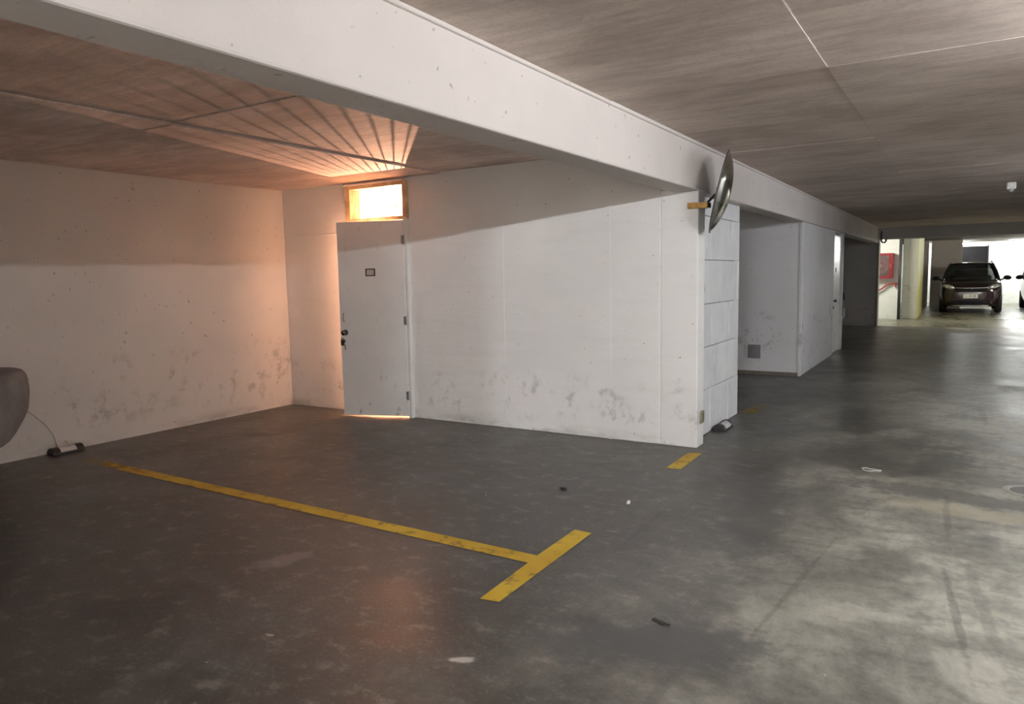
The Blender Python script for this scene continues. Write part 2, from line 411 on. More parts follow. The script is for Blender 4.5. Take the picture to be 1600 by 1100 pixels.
bys = [-1.82, 0.62, 3.06, 5.5, 6.0]
bump_h = {0: 0.0, 1: 0.0, 2: 0.013, 3: 0.008}
for i in range(4):
    for j in range(4):
        panel(bxs[i], bxs[i+1], bys[j], bys[j+1], ZC + bump_h[i] + (0.002 if j == 1 else 0), M_ceil_bay)
    panel(bxs[i], bxs[i+1], 7.7, 10.83, ZC + random.uniform(-0.002, 0.002), M_ceil_bay)
M_fin = concrete_ceiling('cement_fin', (0.50, 0.44, 0.395), 'x')
def fin(p, q, w0):          # ragged cement fin left in a shuttering joint
    b = bmesh.new(); n = 24; P, Q = Vector((*p, 0)), Vector((*q, 0)); d = (Q - P).normalized(); nn = Vector((-d.y, d.x, 0)); rows = []
    for k in range(n + 1):
        c = P.lerp(Q, k / n); wd = w0 * random.uniform(0.3, 1.2); off = nn * random.uniform(-0.003, 0.003); hgt = random.uniform(0.0003, 0.0014)
        rows.append([b.verts.new(c + off + nn * wd + Vector((0, 0, ZC + 0.0035))), b.verts.new(c + off + Vector((0, 0, ZC - hgt))), b.verts.new(c + off - nn * wd + Vector((0, 0, ZC + 0.004)))])
    for r0, r1 in zip(rows[:-1], rows[1:]):
        for k in range(2): b.faces.new((r0[k], r0[k+1], r1[k+1], r1[k]))
    obj('joint_fin', b, M_fin, ce)
fin((-0.635, 2.6), (-0.635, 4.2), 0.010); fin((-0.635, 4.2), (-0.635, 6.4), 0.008); fin((-1.5, 4.2), (-0.2, 4.2), 0.008); fin((-0.1, 4.2), (1.2, 4.2), 0.007)
fin((-1.2, 6.64), (-0.6, 6.64), 0.006)
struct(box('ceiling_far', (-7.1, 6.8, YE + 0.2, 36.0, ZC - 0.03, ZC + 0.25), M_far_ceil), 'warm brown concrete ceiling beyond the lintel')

# far bay walls
struct(box('wall_far_end', (-7.1, 6.8, 35.7, 35.9, 0, ZC + 0.1), M_far_white), 'brightly lit white wall at the far end')
struct(box('wall_hose', (-7.1, -1.53, 24.25, 24.45, 0, ZC + 0.1), M_far_white), 'pale wall carrying the red hose cabinet')
wp = struct(box('wall_panel', (-1.02, 0.0, 32.3, 32.45, 0, ZC + 0.1), M_far_brown), 'brown-grey partition left of the dark car')
struct(box('wall_panel_stub', (-1.75, -1.10, 32.3, 32.45, 0, ZC + 0.1), M_far_brown), 'narrow brown partition piece behind the green column')
box('bright_gap_strip', (-1.03, -0.75, 32.25, 32.30, 0.0, 0.06), M_white_metal, wp, 0.004)  # white strip stands for the bright gap at the partition's foot
d3 = struct(box('door_3', (0.0, 0.87, 35.62, 35.72, 0, 2.34), plain('dark_door_paint', (0.012, 0.011, 0.012), 0.9, 0, 0.1, 14, 0.1)), 'dark door in the bright far wall behind the car')
box('door_frame', (0.87, 0.91, 35.60, 35.72, 0, 2.38), M_black, d3)
col = struct(box('column', (-1.49, -1.10, 24.5, 27.9, 0, ZC + 0.05), wall_paint('column_paint', (0.46, 0.455, 0.385), 1.2, 0.4, 1.6), None, 0.008), 'chipped pale green column beside the hose cabinet')
def yellow_side():
    t = NT('worn_yellow_green_paint'); n = t.noise(t.pos((1, 2, 1)), 1.6, 6, 0.65)
    c = t.mix(t.ramp(n, 0.42, 0.6), (0.42, 0.40, 0.08), (0.40, 0.39, 0.24))
    return t.fin(c, 0.6)
box('painted_side', (-1.105, -1.092, 24.53, 27.87, 0.0, ZC - 0.05), yellow_side(), col)

# ================================================================== DOOR 1 and WINDOW 1
def door_paint():
    t = NT('door_paint'); n = t.noise(t.pos(), 3, 4); x, y, z = t.xyz()
    c = t.mix(t.ramp(n, 0.3, 0.7), (0.80, 0.80, 0.785), (0.85, 0.85, 0.835))
    sc = t.math('MULTIPLY', t.ramp(t.noise(t.pos((3, 3, 2)), 4, 5, 0.6), 0.60, 0.70), t.ramp(z, 0.0, 0.7, 0.6, 0.12))
    c = t.mix(sc, c, (0.22, 0.20, 0.17))
    return t.fin(c, 0.45, None, 0, 0.4)
M_door = door_paint()
HX, HY, DW, DANG = -5.005, 5.985, 0.765, math.radians(18.5)
door = bpy.data.objects.new('door_1', None); COL.objects.link(door)
door.location = (HX, HY, 0); door.rotation_euler = (0, 0, DANG)
struct(door, 'grey-white flush door standing slightly ajar')
# local: hinge at x=0, leaf runs to -x, outer face at y=-0.04
box('door_leaf', (-DW, -0.004, -0.04, 0.0, 0.020, 2.105), M_door, door, 0.003)
fr = bmesh.new()
for a in ((-0.615+0.0, -0.505, 1.595, 1.607), (-0.615, -0.505, 1.527, 1.539), (-0.615, -0.603, 1.527, 1.607), (-0.517, -0.505, 1.527, 1.607)):
    bx(fr, a[0] + 0.17, a[1] + 0.17, -0.046, -0.039, a[2], a[3])
pl = obj('number_plate_frame', fr, plain('brown_frame', (0.09, 0.05, 0.04), 0.5), door)
box('plate', (-0.434, -0.346, -0.0425, -0.039, 1.538, 1.596), plain('plate_face', (0.55, 0.50, 0.48), 0.4), pl)
hb = bmesh.new(); tube(hb, [(-0.715, -0.04, 1.135), (-0.715, -0.062, 1.128), (-0.715, -0.068, 1.09), (-0.715, -0.062, 1.052), (-0.715, -0.04, 1.045)], 0.005, 8)
obj('pull_handle', hb, M_steel, door, smooth=True)
kb = bmesh.new()
lathe(kb, [(0, 0), (0.030, 0), (0.032, 0.006), (0.014, 0.012), (0.012, 0.03), (0.026, 0.045), (0.029, 0.058), (0.022, 0.07), (0, 0.073)], 20,
      Matrix.Translation((-0.705, -0.04, 0.925)) @ Matrix.Rotation(math.pi/2, 4, 'X'))
obj('door_knob', kb, plain('dark_chrome', (0.16, 0.15, 0.14), 0.25, 1.0), door, smooth=True)
pb = bmesh.new()
bx(pb, -0.765, -0.715, -0.048, -0.039, 0.815, 0.845)
bx(pb, -0.757, -0.723, -0.062, -0.046, 0.785, 0.825)
tube(pb, [(-0.752, -0.054, 0.825), (-0.752, -0.054, 0.855), (-0.740, -0.054, 0.866), (-0.728, -0.054, 0.855), (-0.728, -0.054, 0.825)], 0.004, 8)
obj('padlock_hasp', pb, M_black, door, 0.002)
kb = bmesh.new(); bx(kb, -0.722, -0.708, -0.05, -0.046, 0.735, 0.79); obj('hanging_key', kb, M_steel, door, 0.002)
for hz in (0.245, 1.05, 1.90):
    hb = bmesh.new(); tube(hb, [(0.004, -0.046, hz - 0.05), (0.004, -0.046, hz + 0.05)], 0.007, 10); bx(hb, -0.03, 0.0, -0.043, -0.039, hz - 0.045, hz + 0.045)
    obj('hinge', hb, M_steel, door)
# frame of the opening
fm = bmesh.new()
bx(fm, DX1 - 0.001, DX1 + 0.040, YW - 0.048, YW, 0, DZ + 0.02); bx(fm, DX1 - 0.002, DX1 + 0.035, YW - 0.012, YW + 0.15, 0, DZ + 0.02); bx(fm, DX1 - 0.05, DX1 + 0.03, YW + 0.022, YW + 0.15, 0, DZ)
bx(fm, DX0 - 0.035, DX0 + 0.006, YW - 0.004, YW + 0.15, 0, DZ + 0.02)
bx(fm, DX0 - 0.035, DX1 + 0.035, YW - 0.006, YW + 0.15, DZ - 0.005, DZ + 0.03)
struct(obj('trim_3', fm, M_door, None, 0.003), 'painted door frame around the ajar door')

M_wood = plain('varnished_pine', (0.60, 0.44, 0.27), 0.5, 0, 0.25, 8)
win = bpy.data.objects.new('window_1', None); COL.objects.link(win); win.location = (WX0, YW, WZ0)
struct(win, 'glowing barred transom window above the door')
WW, WH = WX1 - WX0, WZ1 - WZ0
fm = bmesh.new()
t_ = 0.042
bx(fm, -0.03, t_, -0.035, 0.13, -0.03, WH + 0.02); bx(fm, WW - 0.03, WW + 0.03, -0.035, 0.13, -0.03, WH + 0.02)
bx(fm, t_, WW - 0.03, -0.035, 0.13, -0.03, 0.010); bx(fm, t_, WW - 0.03, -0.030, 0.13, WH - 0.022, WH + 0.02)
obj('window_frame', fm, M_wood, win, 0.003)
box('window_head', (-0.045, WW + 0.035, -0.055, 0.02, WH + 0.02, WH + 0.034), M_white_metal, win, 0.003)
nb = 13
for k in range(nb):
    X = t_ + (WW - 0.03 - t_) * (k + 0.5) / nb
    b = bmesh.new(); tube(b, [(X, 0.03, 0.0), (X, 0.03, WH)], 0.0038, 8); obj('grille_bar', b, M_label, win, smooth=True)

# bare bulb in the store room
hbul = thing('hanging_bulb', 'bare glowing bulb seen at the right of the transom window', 'lamp', (-6.02, 7.04, ZC + 0.0))
b = bmesh.new(); tube(b, [(0, 0, 0.0), (0, 0, -0.15)], 0.004, 8); obj('cord', b, M_black, hbul)
b = bmesh.new(); lathe(b, [(0, -0.14), (0.02, -0.14), (0.02, -0.19), (0, -0.19)], 16); obj('socket', b, M_black, hbul, smooth=True)
b = bmesh.new(); lathe(b, [(0, -0.19), (0.013, -0.19), (0.015, -0.21), (0.026, -0.235), (0.030, -0.255), (0.026, -0.275), (0.012, -0.287), (0, -0.289)], 20)
def bulb_mat():
    t = NT('bulb_glow'); e = t.n('ShaderNodeEmission'); e.inputs[0].default_value = (1.0, 0.52, 0.30, 1); e.inputs[1].default_value = 60
    tr = t.n('ShaderNodeBsdfTransparent'); mx = t.n('ShaderNodeMixShader'); mx.inputs[0].default_value = 0.15
    t.link(tr.outputs[0], mx.inputs[1]); t.link(e.outputs[0], mx.inputs[2]); t.link(mx.outputs[0], t.out.inputs[0]); return t.m
obj('bulb_glass', b, bulb_mat(), hbul, smooth=True)
ld = bpy.data.lights.new('filament', 'POINT'); ld.energy = BULB; ld.color = (1.0, 0.50, 0.30); ld.shadow_soft_size = 0.008
lo_ = bpy.data.objects.new('filament', ld); COL.objects.link(lo_); lo_.parent = hbul; lo_.location = (0, 0, -0.255)
struct(box('ceiling_store', (XL, BXF - 0.1, YW + 0.15, 7.56, ZC, ZC + 0.02), M_room), 'ceiling inside the store room')

# door of the second block
d2 = struct(box('door_2', (-1.965, -1.925, D2a + 0.01, D2b - 0.01, 0.01, D2z), plain('second_door_paint', (0.78, 0.78, 0.78), 0.3), None, 0.003), 'white flush door near the corner of the lilac-grey wall')
box('door_sign', (-1.926, -1.921, 14.15, 14.30, 1.45, 1.53), M_black, d2)
b = bmesh.new(); lathe(b, [(0, 0), (0.03, 0), (0.03, 0.006), (0.012, 0.01), (0.012, 0.03), (0.028, 0.045), (0.02, 0.065), (0, 0.068)], 16, Matrix.Translation((-1.926, 13.92, 0.95)) @ Matrix.Rotation(math.pi/2, 4, 'Y'))
obj('door_knob', b, M_black, d2, smooth=True)
b = bmesh.new(); bx(b, -1.927, -1.905, 13.90, 13.95, 0.80, 0.86); obj('padlock', b, M_black, d2, 0.004)

# ================================================================== LAMPS over the aisle
def batten(name, label, x, y0, length, tube_mat, group, along='y', z=ZC - 0.004, drop=0.0):
    t = thing(name, label, 'lamp', (x, y0, z - drop), 0 if along == 'y' else -math.pi/2, group)
    if drop:
        for e in (0.15, length - 0.15):
            b = bmesh.new(); tube(b, [(0, e, -0.01), (0, e, drop)], 0.008, 8); obj('stem', b, M_white_metal, t)
    box('housing', (-0.045, 0.045, 0, length, -0.05, 0.0), M_white_metal, t, 0.006)
    for e in (0.0, length - 0.03):
        box('end_cap', (-0.02, 0.02, e, e + 0.03, -0.105, -0.045), M_white_metal, t, 0.004)
    b = bmesh.new(); tube(b, [(0, 0.03, -0.085), (0, length - 0.03, -0.085)], 0.013, 14); obj('tube', b, tube_mat, t, smooth=True)
    return t
for i, (x, y, k, dz) in enumerate(AISLE_TUBES):  # last three are unseen, added to raise the light on the door wall
    batten('fluorescent_batten', ['fluorescent batten on the aisle ceiling, nearest ahead', 'fluorescent batten on the aisle ceiling, level with the second bay', 'added unseen fluorescent batten, first behind the viewpoint', 'added unseen fluorescent batten, second behind the viewpoint', 'added unseen fluorescent batten by the rear wall'][i], x, y, 1.2,
           emit('aisle_tube_glow', (0.88, 0.93, 1.0) if i == 1 else (0.975, 0.985, 1.0), TUBE_NEAR * k), 'ceiling battens', drop=dz)
batten('fluorescent_batten', 'added unseen fluorescent batten lighting the parked cars from the front', 3.4, 23.0, 1.2, emit('bay_tube_glow', (1.0, 0.97, 0.88), TUBE_FAR * 1.8), 'ceiling battens', z=ZC - 0.034)  # unseen lamp, added as frontal light for car, partition and column
batten('fluorescent_batten', 'fluorescent batten near the red hose cabinet', -2.9, 22.0, 1.2, emit('far_tube_glow', (1.0, 1.0, 0.86), TUBE_FAR * 0.75), 'ceiling battens', z=ZC - 0.034)
for i, X in enumerate((1.6, 3.6, -0.95)):  # last one is hidden, added to brighten the gap beside the partition
    batten('fluorescent_batten', ['fluorescent batten above the bright far wall by the dark door', 'fluorescent batten above the bright far wall by the silver car', 'hidden fluorescent batten added behind the brown partition'][i], X, 34.6, 1.2, emit('end_tube_glow', (0.97, 1.0, 0.97), TUBE_END), 'ceiling battens', 'x', ZC - 0.034)

# ================================================================== CONVEX MIRROR
vdir = Vector((-0.272, 0.957, 0.103)).normalized()
tilt = math.radians(13)
side = Vector((0.957, 0.272, 0)).normalized()
nrm = (side * math.cos(tilt) + Vector((0, 0, -1)) * math.sin(tilt)).normalized()
nrm = (nrm - vdir * nrm.dot(vdir) - vdir * 0.045).normalized()
mc = Vector((-1.72, 6.06, 2.153))
mir = thing('convex_mirror', 'round convex traffic mirror bracketed to the end of the white wall', 'mirror', mc)
zq = nrm.to_track_quat('Z', 'Y').to_matrix().to_4x4()
R_ = 0.335
b = bmesh.new(); prof = [(0, 0.095)]
for k in range(1, 13):
    a = k / 12; prof.append((R_ * a, 0.095 * (1 - a*a) ** 0.8 if a < 1 else 0.0))
lathe(b, prof, 56, zq)
def mirror_mat():
    t = NT('mirror_chrome'); n = t.noise(t.obc(), 3, 3)
    return t.fin(t.mix(n, (0.46, 0.46, 0.41), (0.56, 0.56, 0.50)), 0.07, None, 1.0)
obj('mirror_dome', b, mirror_mat(), mir, smooth=True)
b = bmesh.new(); lathe(b, [(0, -0.012), (R_ * 0.9, -0.012), (R_ + 0.004, -0.006), (R_ + 0.006, 0.004), (R_ - 0.004, 0.006)], 56, zq)
obj('back_shell', b, plain('mirror_back', (0.10, 0.095, 0.09), 0.4), mir, smooth=True)
b = bmesh.new()
loc = lambda p: tuple(Vector(p) - mc)
back = mc - nrm * 0.012
tube(b, [loc((-1.825, 6.03, 2.055)), loc(tuple(back))], 0.011, 10)
obj('bracket_arm', b, M_black, mir)
b = bmesh.new(); lathe(b, [(0, -0.03), (0.035, -0.03), (0.035, -0.010), (0, -0.010)], 16, zq); obj('hub_plate', b, M_steel, mir)
box('wood_block', (-1.955 - mc.x, -1.79 - mc.x, 5.955 - mc.y, 6.0 - mc.y, 2.025 - 0.0 - mc.z, 2.072 - mc.z), plain('mirror_wood', (0.48, 0.27, 0.08), 0.6, 0, 0.3, 20), mir, 0.003)
b = bmesh.new(); bx(b, *[c - o for c, o in zip((-1.83, -1.79), (mc.x, mc.x))], 5.99 - mc.y, 6.07 - mc.y, 2.03 - mc.z, 2.07 - mc.z); obj('bracket_foot', b, M_black, mir, 0.003)

# ================================================================== FLOOR MARKINGS
def flat_poly(name, pts, mat, z=0.0025):
    bm = bmesh.new(); top = [bm.verts.new((x, y, z)) for x, y in pts]; 
    fc = bm.faces.new(top); fc.normal_update()
    if fc.normal.z < 0: fc.normal_flip()
    me = bpy.data.meshes.new(name); bm.to_mesh(me); bm.free(); me.materials.append(mat)
    o = bpy.data.objects.new(name, me); COL.objects.link(o); return o
tag(flat_poly('parking_line', [(-6.35, 3.20), (-6.35, 3.31), (-1.885, 3.26), (-1.888, 3.713), (-1.775, 3.708), (-1.762, 2.69), (-1.86, 2.673), (-1.878, 3.15)], paint_mark('yellow_line_paint', True)),
    'yellow painted T-shaped bay line, fading towards the left wall', 'floor marking')
tag(flat_poly('parking_line', [(-1.886, 5.262), (-1.775, 5.288), (-1.78, 5.85), (-1.886, 5.80)], paint_mark('yellow_stub_paint')),
    'short yellow painted stub in front of the white wall end', 'floor marking')
tag(flat_poly('parking_line', [(-1.96, 7.75), (-1.80, 7.75), (-1.78, 8.35), (-1.92, 8.35)], paint_mark('faded_stub_paint', 'all')),
    'faded yellow stub beside the concrete block wall', 'floor marking')

# ================================================================== SMALL THINGS
def bait(loc, label, L_=0.27, r=0.062):
    t = thing('bait_station', label, 'bait box', loc, 0, 'rodent bait stations')
    def half(bm, rad, y0, y1, z0=0.0):
        n = 12; ra = []; rb = []
        pts = [(rad * math.cos(math.pi * k / n), z0 + rad * 0.98 * math.sin(math.pi * k / n)) for k in range(n + 1)]
        ra = [bm.verts.new((x, y0, z)) for x, z in pts]; rb = [bm.verts.new((x, y1, z)) for x, z in pts]
        for k in range(n): bm.faces.new((ra[k], ra[k+1], rb[k+1], rb[k]))
        bm.faces.new(ra[::-1]); bm.faces.new(rb); bm.faces.new((ra[0], rb[0], rb[-1], ra[-1]))
    b = bmesh.new(); half(b, r * 0.93, 0.03, L_ - 0.03); obj('body', b, M_black, t, smooth=False)
    for y0 in (0.0, L_ - 0.065):
        b = bmesh.new(); half(b, r, y0, y0 + 0.065); obj('end_collar', b, M_black, t, 0.004)
    b = bmesh.new()
    n = 8; rr = r * 0.96; A0, A1 = math.radians(18), math.radians(88)
    va = []; 
    for k in range(n + 1):
        a = A0 + (A1 - A0) * k / n
        va.append((b.verts.new((rr*math.cos(a), 0.066, rr*math.sin(a))), b.verts.new((rr*math.cos(a), L_ - 0.066, rr*math.sin(a)))))
    for p, q in zip(va[:-1], va[1:]): b.faces.new((p[0], q[0], q[1], p[1]))
    obj('paper_label', b, M_label, t)
    return t
bait((XL + 0.068, 3.19, 0), 'black rodent bait tube with white label at the foot of the left wall')
bait((BXF + 0.068, 6.74, 0), 'black rodent bait tube with white label against the concrete block wall', 0.30, 0.066)
b = bmesh.new()
tube(b, [(XL + 0.012, 3.06, 0.42), (XL + 0.010, 3.12, 0.36), (XL + 0.008, 3.20, 0.27), (XL + 0.008, 3.26, 0.16), (XL + 0.012, 3.28, 0.055)], 0.004, 6)
tag(obj('tether_wire', b, plain('wire_grey', (0.42, 0.40, 0.37), 0.6), smooth=True), 'thin grey wire curving down the left wall to the bait tube', 'wire')

sk = thing('socket_box', 'small olive junction box low on the white wall end', 'socket', (XP, 6.115, 0.255))
box('box', (0.0, 0.018, -0.042, 0.042, -0.052, 0.052), plain('olive_plastic', (0.20, 0.19, 0.12), 0.6), sk, 0.004)
box('cover', (0.018, 0.022, -0.026, 0.026, -0.034, 0.034), plain('olive_cover', (0.14, 0.135, 0.09), 0.6), sk, 0.002)

vt = thing('vent_grille', 'grey square vent plate low on the lilac-grey wall', 'vent', (-2.54, Y2, 0.334))
box('plate', (-0.09, 0.09, -0.012, 0.0, -0.10, 0.10), plain('vent_grey', (0.21, 0.21, 0.23), 0.5, 0.3), vt, 0.003)
for k in range(6):
    box('slat', (-0.078, 0.078, -0.019, -0.011, -0.083 + k * 0.029, -0.083 + k * 0.029 + 0.014), plain('vent_slat', (0.19, 0.19, 0.21), 0.5, 0.3) if k == 0 else bpy.data.materials['vent_slat'], vt)

sn = thing('motion_sensor', 'small white motion sensor on the aisle ceiling', 'sensor', (0.49, 11.2, ZC - 0.004))
box('housing', (-0.05, 0.05, -0.05, 0.05, -0.085, 0.0), M_white_metal, sn, 0.012)
b = bmesh.new(); lathe(b, [(0.028, -0.085), (0.028, -0.092), (0.022, -0.108), (0.010, -0.116), (0, -0.118)], 18); obj('lens', b, M_label, sn, smooth=True)
b = bmesh.new(); tube(b, [(0.62, 11.2, ZC - 0.012), (3.2, 11.2, ZC - 0.012)], 0.011, 10)
tag(obj('conduit', b, M_white_metal, smooth=True), 'white conduit running right along the ceiling from the sensor', 'conduit')

# debris on the floor
def lump(name, loc, dims, mat, label, cat, seed, flat=False):
    rnd = random.Random(seed); b = bmesh.new(); bmesh.ops.create_icosphere(b, subdivisions=2, radius=1)
    for v in b.verts:
        k = 1 + rnd.uniform(-0.28, 0.28)
        v.co = Vector((v.co.x * dims[0] * k, v.co.y * dims[1] * k, max(-0.9, v.co.z) * dims[2] * k))
    zmin = min(v.co.z for v in b.verts)
    for v in b.verts: v.co.z -= zmin
    o = obj(name, b, mat); o.location = loc; return tag(o, label, cat)
M_paper = plain('paper_white', (0.75, 0.74, 0.72), 0.7)
lump('paper_scrap', (-1.797, 4.31, 0), (0.012, 0.017, 0.012), M_paper, 'tiny white paper scrap on the floor above the yellow T line', 'litter', 1)
lump('dirt_clod', (-2.325, 4.40, 0), (0.03, 0.016, 0.008), M_black, 'small dark clod on the bay floor', 'litter', 2)
b = bmesh.new()
for (p, q, wdt) in (((-0.055, 0.02), (0.0, 0.0), 0.014), ((0.0, 0.0), (0.05, -0.018), 0.018), ((0.05, -0.018), (0.085, -0.012), 0.010)):
    d = Vector((q[0]-p[0], q[1]-p[1], 0)).normalized(); nn = Vector((-d.y, d.x, 0)) * wdt
    P, Q = Vector((*p, 0.0)), Vector((*q, 0.0)); up = Vector((0, 0, 0.007))
    bb = [P - nn, Q - nn, Q + nn, P + nn]; lo = [b.verts.new(x) for x in bb]; hi = [b.verts.new(x + up) for x in bb]
    b.faces.new(hi); b.faces.new(lo[::-1])
    for i in range(4): b.faces.new((lo[i], lo[(i+1) % 4], hi[(i+1) % 4], hi[i]))
o = obj('dry_leaf', b, plain('dry_leaf_brown', (0.035, 0.032, 0.028), 0.8)); o.location = (-1.055, 2.867, 0.0); o.scale = (0.6, 0.6, 0.8)
tag(o, 'dark dried leaf lying on the paler lane concrete', 'leaf')
b = bmesh.new()
ring = []
for k in range(22):
    a = 2*math.pi*k/22; rr = 1 + 0.25*math.sin(3*a + 1) + random.uniform(-0.1, 0.1)
    ring.append((0.06*rr*math.cos(a), 0.032*rr*math.sin(a), 0.003 + 0.004*random.random()))
tube(b, ring + [ring[0]], 0.003, 6, False)
o = obj('plastic_strap', b, M_paper); o.location = (-0.525, 5.91, 0.0); tag(o, 'loop of white plastic strap lying on the lane', 'litter')

# drain cover in the lane
dc = thing('drain_cover', 'round worn drain cover set in the lane at the right edge', 'drain', (0.43, 5.82, 0))
b = bmesh.new(); lathe(b, [(0, 0.002), (0.10, 0.002), (0.105, 0.004), (0.135, 0.005), (0.14, 0.0)], 32); obj('rim', b, plain('drain_rim', (0.40, 0.40, 0.36), 0.4, 0.4), dc)
b = bmesh.new(); lathe(b, [(0, 0.004), (0.095, 0.004), (0.098, 0.002)], 32); obj('lid', b, plain('drain_lid', (0.16, 0.16, 0.15), 0.4, 0.5), dc)

# ================================================================== COVERED MOTORCYCLE
def cover_mat():
    t = NT('cover_cloth'); n = t.noise(t.pos((1, 1, 0.5)), 7, 5, 0.6)
    c = t.mix(t.ramp(n, 0.3, 0.7), (0.115, 0.105, 0.10), (0.17, 0.16, 0.155))
    return t.fin(c, 0.55, t.bump(n, 0.6, 0.03), 0, 0.4)
CX = -6.38
mo = thing('covered_motorcycle', 'motorcycle under a grey cloth cover by the left wall', 'motorcycle', (CX, 1.7, 0))
# stations: y, half width top, half width hem, top z, hem z
sta = [(0.46, 0.05, 0.07, 0.62, 0.42), (0.52, 0.15, 0.18, 0.78, 0.34), (0.75, 0.20, 0.26, 0.92, 0.28), (1.0, 0.36, 0.36, 1.08, 0.30), (1.12, 0.38, 0.37, 1.12, 0.30),
       (1.3, 0.24, 0.32, 1.00, 0.28), (1.6, 0.20, 0.30, 0.88, 0.27), (2.0, 0.20, 0.30, 0.84, 0.27), (2.3, 0.20, 0.28, 0.85, 0.27), (2.5, 0.20, 0.24, 0.865, 0.26), (2.62, 0.19, 0.21, 0.87, 0.30), (2.72, 0.175, 0.18, 0.868, 0.42), (2.80, 0.15, 0.15, 0.855, 0.52), (2.835, 0.10, 0.10, 0.80, 0.58)]
b = bmesh.new(); rows = []; rnd = random.Random(3)
for (y, wt, wh, zt, zh) in sta:
    prof = []
    for k in range(17):
        s = k / 16 * 2 - 1; a = abs(s); sg = 1 if s >= 0 else -1
        if a < 0.35: x_, z_ = wt * a / 0.35 * 0.9, zt - 0.015 * (a / 0.35) ** 2
        else:
            u = (a - 0.35) / 0.65
            x_ = wt * 0.9 + (wh - wt * 0.9) * u + 0.03 * math.sin(u * math.pi); z_ = zt - 0.015 - (zt - zh - 0.015) * u
        fold = 0.012 * math.sin(9 * y + 5 * s) + 0.008 * rnd.uniform(-1, 1)
        prof.append(b.verts.new((sg * (x_ + fold * a), y - 1.7, z_ + 0.4 * fold)))
    rows.append(prof)
for p, q in zip(rows[:-1], rows[1:]):
    for k in range(16): b.faces.new((p[k], p[k+1], q[k+1], q[k]))
b.faces.new(rows[0]); b.faces.new(rows[-1][::-1])
obj('cover', b, cover_mat(), mo, smooth=True, sub=1)
for yc, R0 in ((2.33 - 1.7, 0.30), (0.86 - 1.7, 0.30)):
    b = bmesh.new()
    ringp = [(0, yc + (R0 - 0.055) * math.cos(2*math.pi*k/28), R0 + (R0 - 0.055) * math.sin(2*math.pi*k/28)) for k in range(29)]
    tube(b, ringp, 0.055, 10, False); bmesh.ops.remove_doubles(b, verts=b.verts, dist=1e-4)
    wl = obj('wheel', b, M_tyre, mo, smooth=True)
    b = bmesh.new(); lathe(b, [(0, -0.03), (R0 - 0.09, -0.02), (R0 - 0.08, 0.0), (R0 - 0.09, 0.02), (0, 0.03)], 24, Matrix.Translation((0, yc, R0)) @ Matrix.Rotation(math.pi/2, 4, 'Y'))
    obj('rim', b, M_steel, wl)
b = bmesh.new(); tube(b, [(0.02, 2.60 - 1.7, 0.44), (0.02, 2.74 - 1.7, 0.40)], 0.011, 8); bx(b, -0.03, 0.05, 2.66 - 1.7, 2.70 - 1.7, 0.42, 0.50)
obj('tail_bracket', b, M_black, mo)
b = bmesh.new(); tube(b, [(-0.1, -0.1, 0.32), (-0.24, -0.12, 0.012)], 0.013, 8); obj('side_stand', b, M_black, mo)

# dark fixture at the far end of the second wall
fx = thing('standpipe', 'black valve and pipe standing at the far corner of the lilac-grey wall', 'pipe', (-1.935, 15.12, 0))
b = bmesh.new(); tube(b, [(0, 0, 0), (0, 0, 0.95)], 0.028, 10); obj('riser', b, M_black, fx)
b = bmesh.new(); lathe(b, [(0, 0), (0.05, 0.0), (0.06, 0.03), (0.05, 0.10), (0.03, 0.13), (0, 0.14)], 16, Matrix.Translation((0.01, 0, 0.93))); obj('valve_head', b, M_black, fx)
b = bmesh.new(); tube(b, [(0.01, 0.0, 0.55), (0.05, -0.0, 0.62), (0.05, 0, 0.76)], 0.018, 8); obj('grey_hose', b, M_label, fx)

# ================================================================== FAR BAY
M_red = plain('cabinet_red', (0.24, 0.010, 0.018), 0.45)
hc = thing('fire_hose_cabinet', 'red fire hose cabinet with a glazed door on the pale wall', 'cabinet', (-2.08, 24.248, 1.21))
b = bmesh.new()
bx(b, -0.36, 0.36, -0.20, 0.0, 0, 0.03); bx(b, -0.36, 0.36, -0.20, 0.0, 0.71, 0.74); bx(b, -0.36, -0.33, -0.20, 0, 0.03, 0.71); bx(b, 0.33, 0.36, -0.20, 0, 0.03, 0.71); bx(b, -0.33, 0.33, -0.02, 0, 0.03, 0.71)
obj('body', b, M_red, hc)
b = bmesh.new()
bx(b, -0.36, 0.36, -0.22, -0.20, 0, 0.07); bx(b, -0.36, 0.36, -0.22, -0.20, 0.67, 0.74); bx(b, -0.36, -0.29, -0.22, -0.20, 0.07, 0.67); bx(b, 0.26, 0.36, -0.22, -0.20, 0.07, 0.67)
dr = obj('door', b, M_red, hc, 0.004)
box('glass_pane', (-0.30, 0.27, -0.213, -0.208, 0.06, 0.68), glass_mat('cabinet_glass', (0.85, 0.85, 0.85), 0.2), dr)
b = bmesh.new(); tube(b, [(0.30, -0.22, 0.33), (0.30, -0.24, 0.335), (0.30, -0.24, 0.405), (0.30, -0.22, 0.41)], 0.006, 8); obj('handle', b, M_steel, dr)
b = bmesh.new()
for k in range(3):
    rr = 0.24 - 0.045 * k
    tube(b, [(-0.02 + rr * math.cos(2*math.pi*i/32), -0.10 - 0.02 * (k % 2), 0.37 + rr * math.sin(2*math.pi*i/32)) for i in range(33)], 0.02, 8, False)
rl = obj('hose_reel', b, plain('reel_red', (0.30, 0.06, 0.06), 0.5), hc, smooth=True)
b = bmesh.new(); lathe(b, [(0, -0.06), (0.08, -0.06), (0.08, 0.04), (0, 0.04)], 20, Matrix.Translation((-0.02, -0.09, 0.37)) @ Matrix.Rotation(math.pi/2, 4, 'X')); obj('reel_hub', b, plain('hub_red', (0.45, 0.12, 0.12), 0.5), rl)
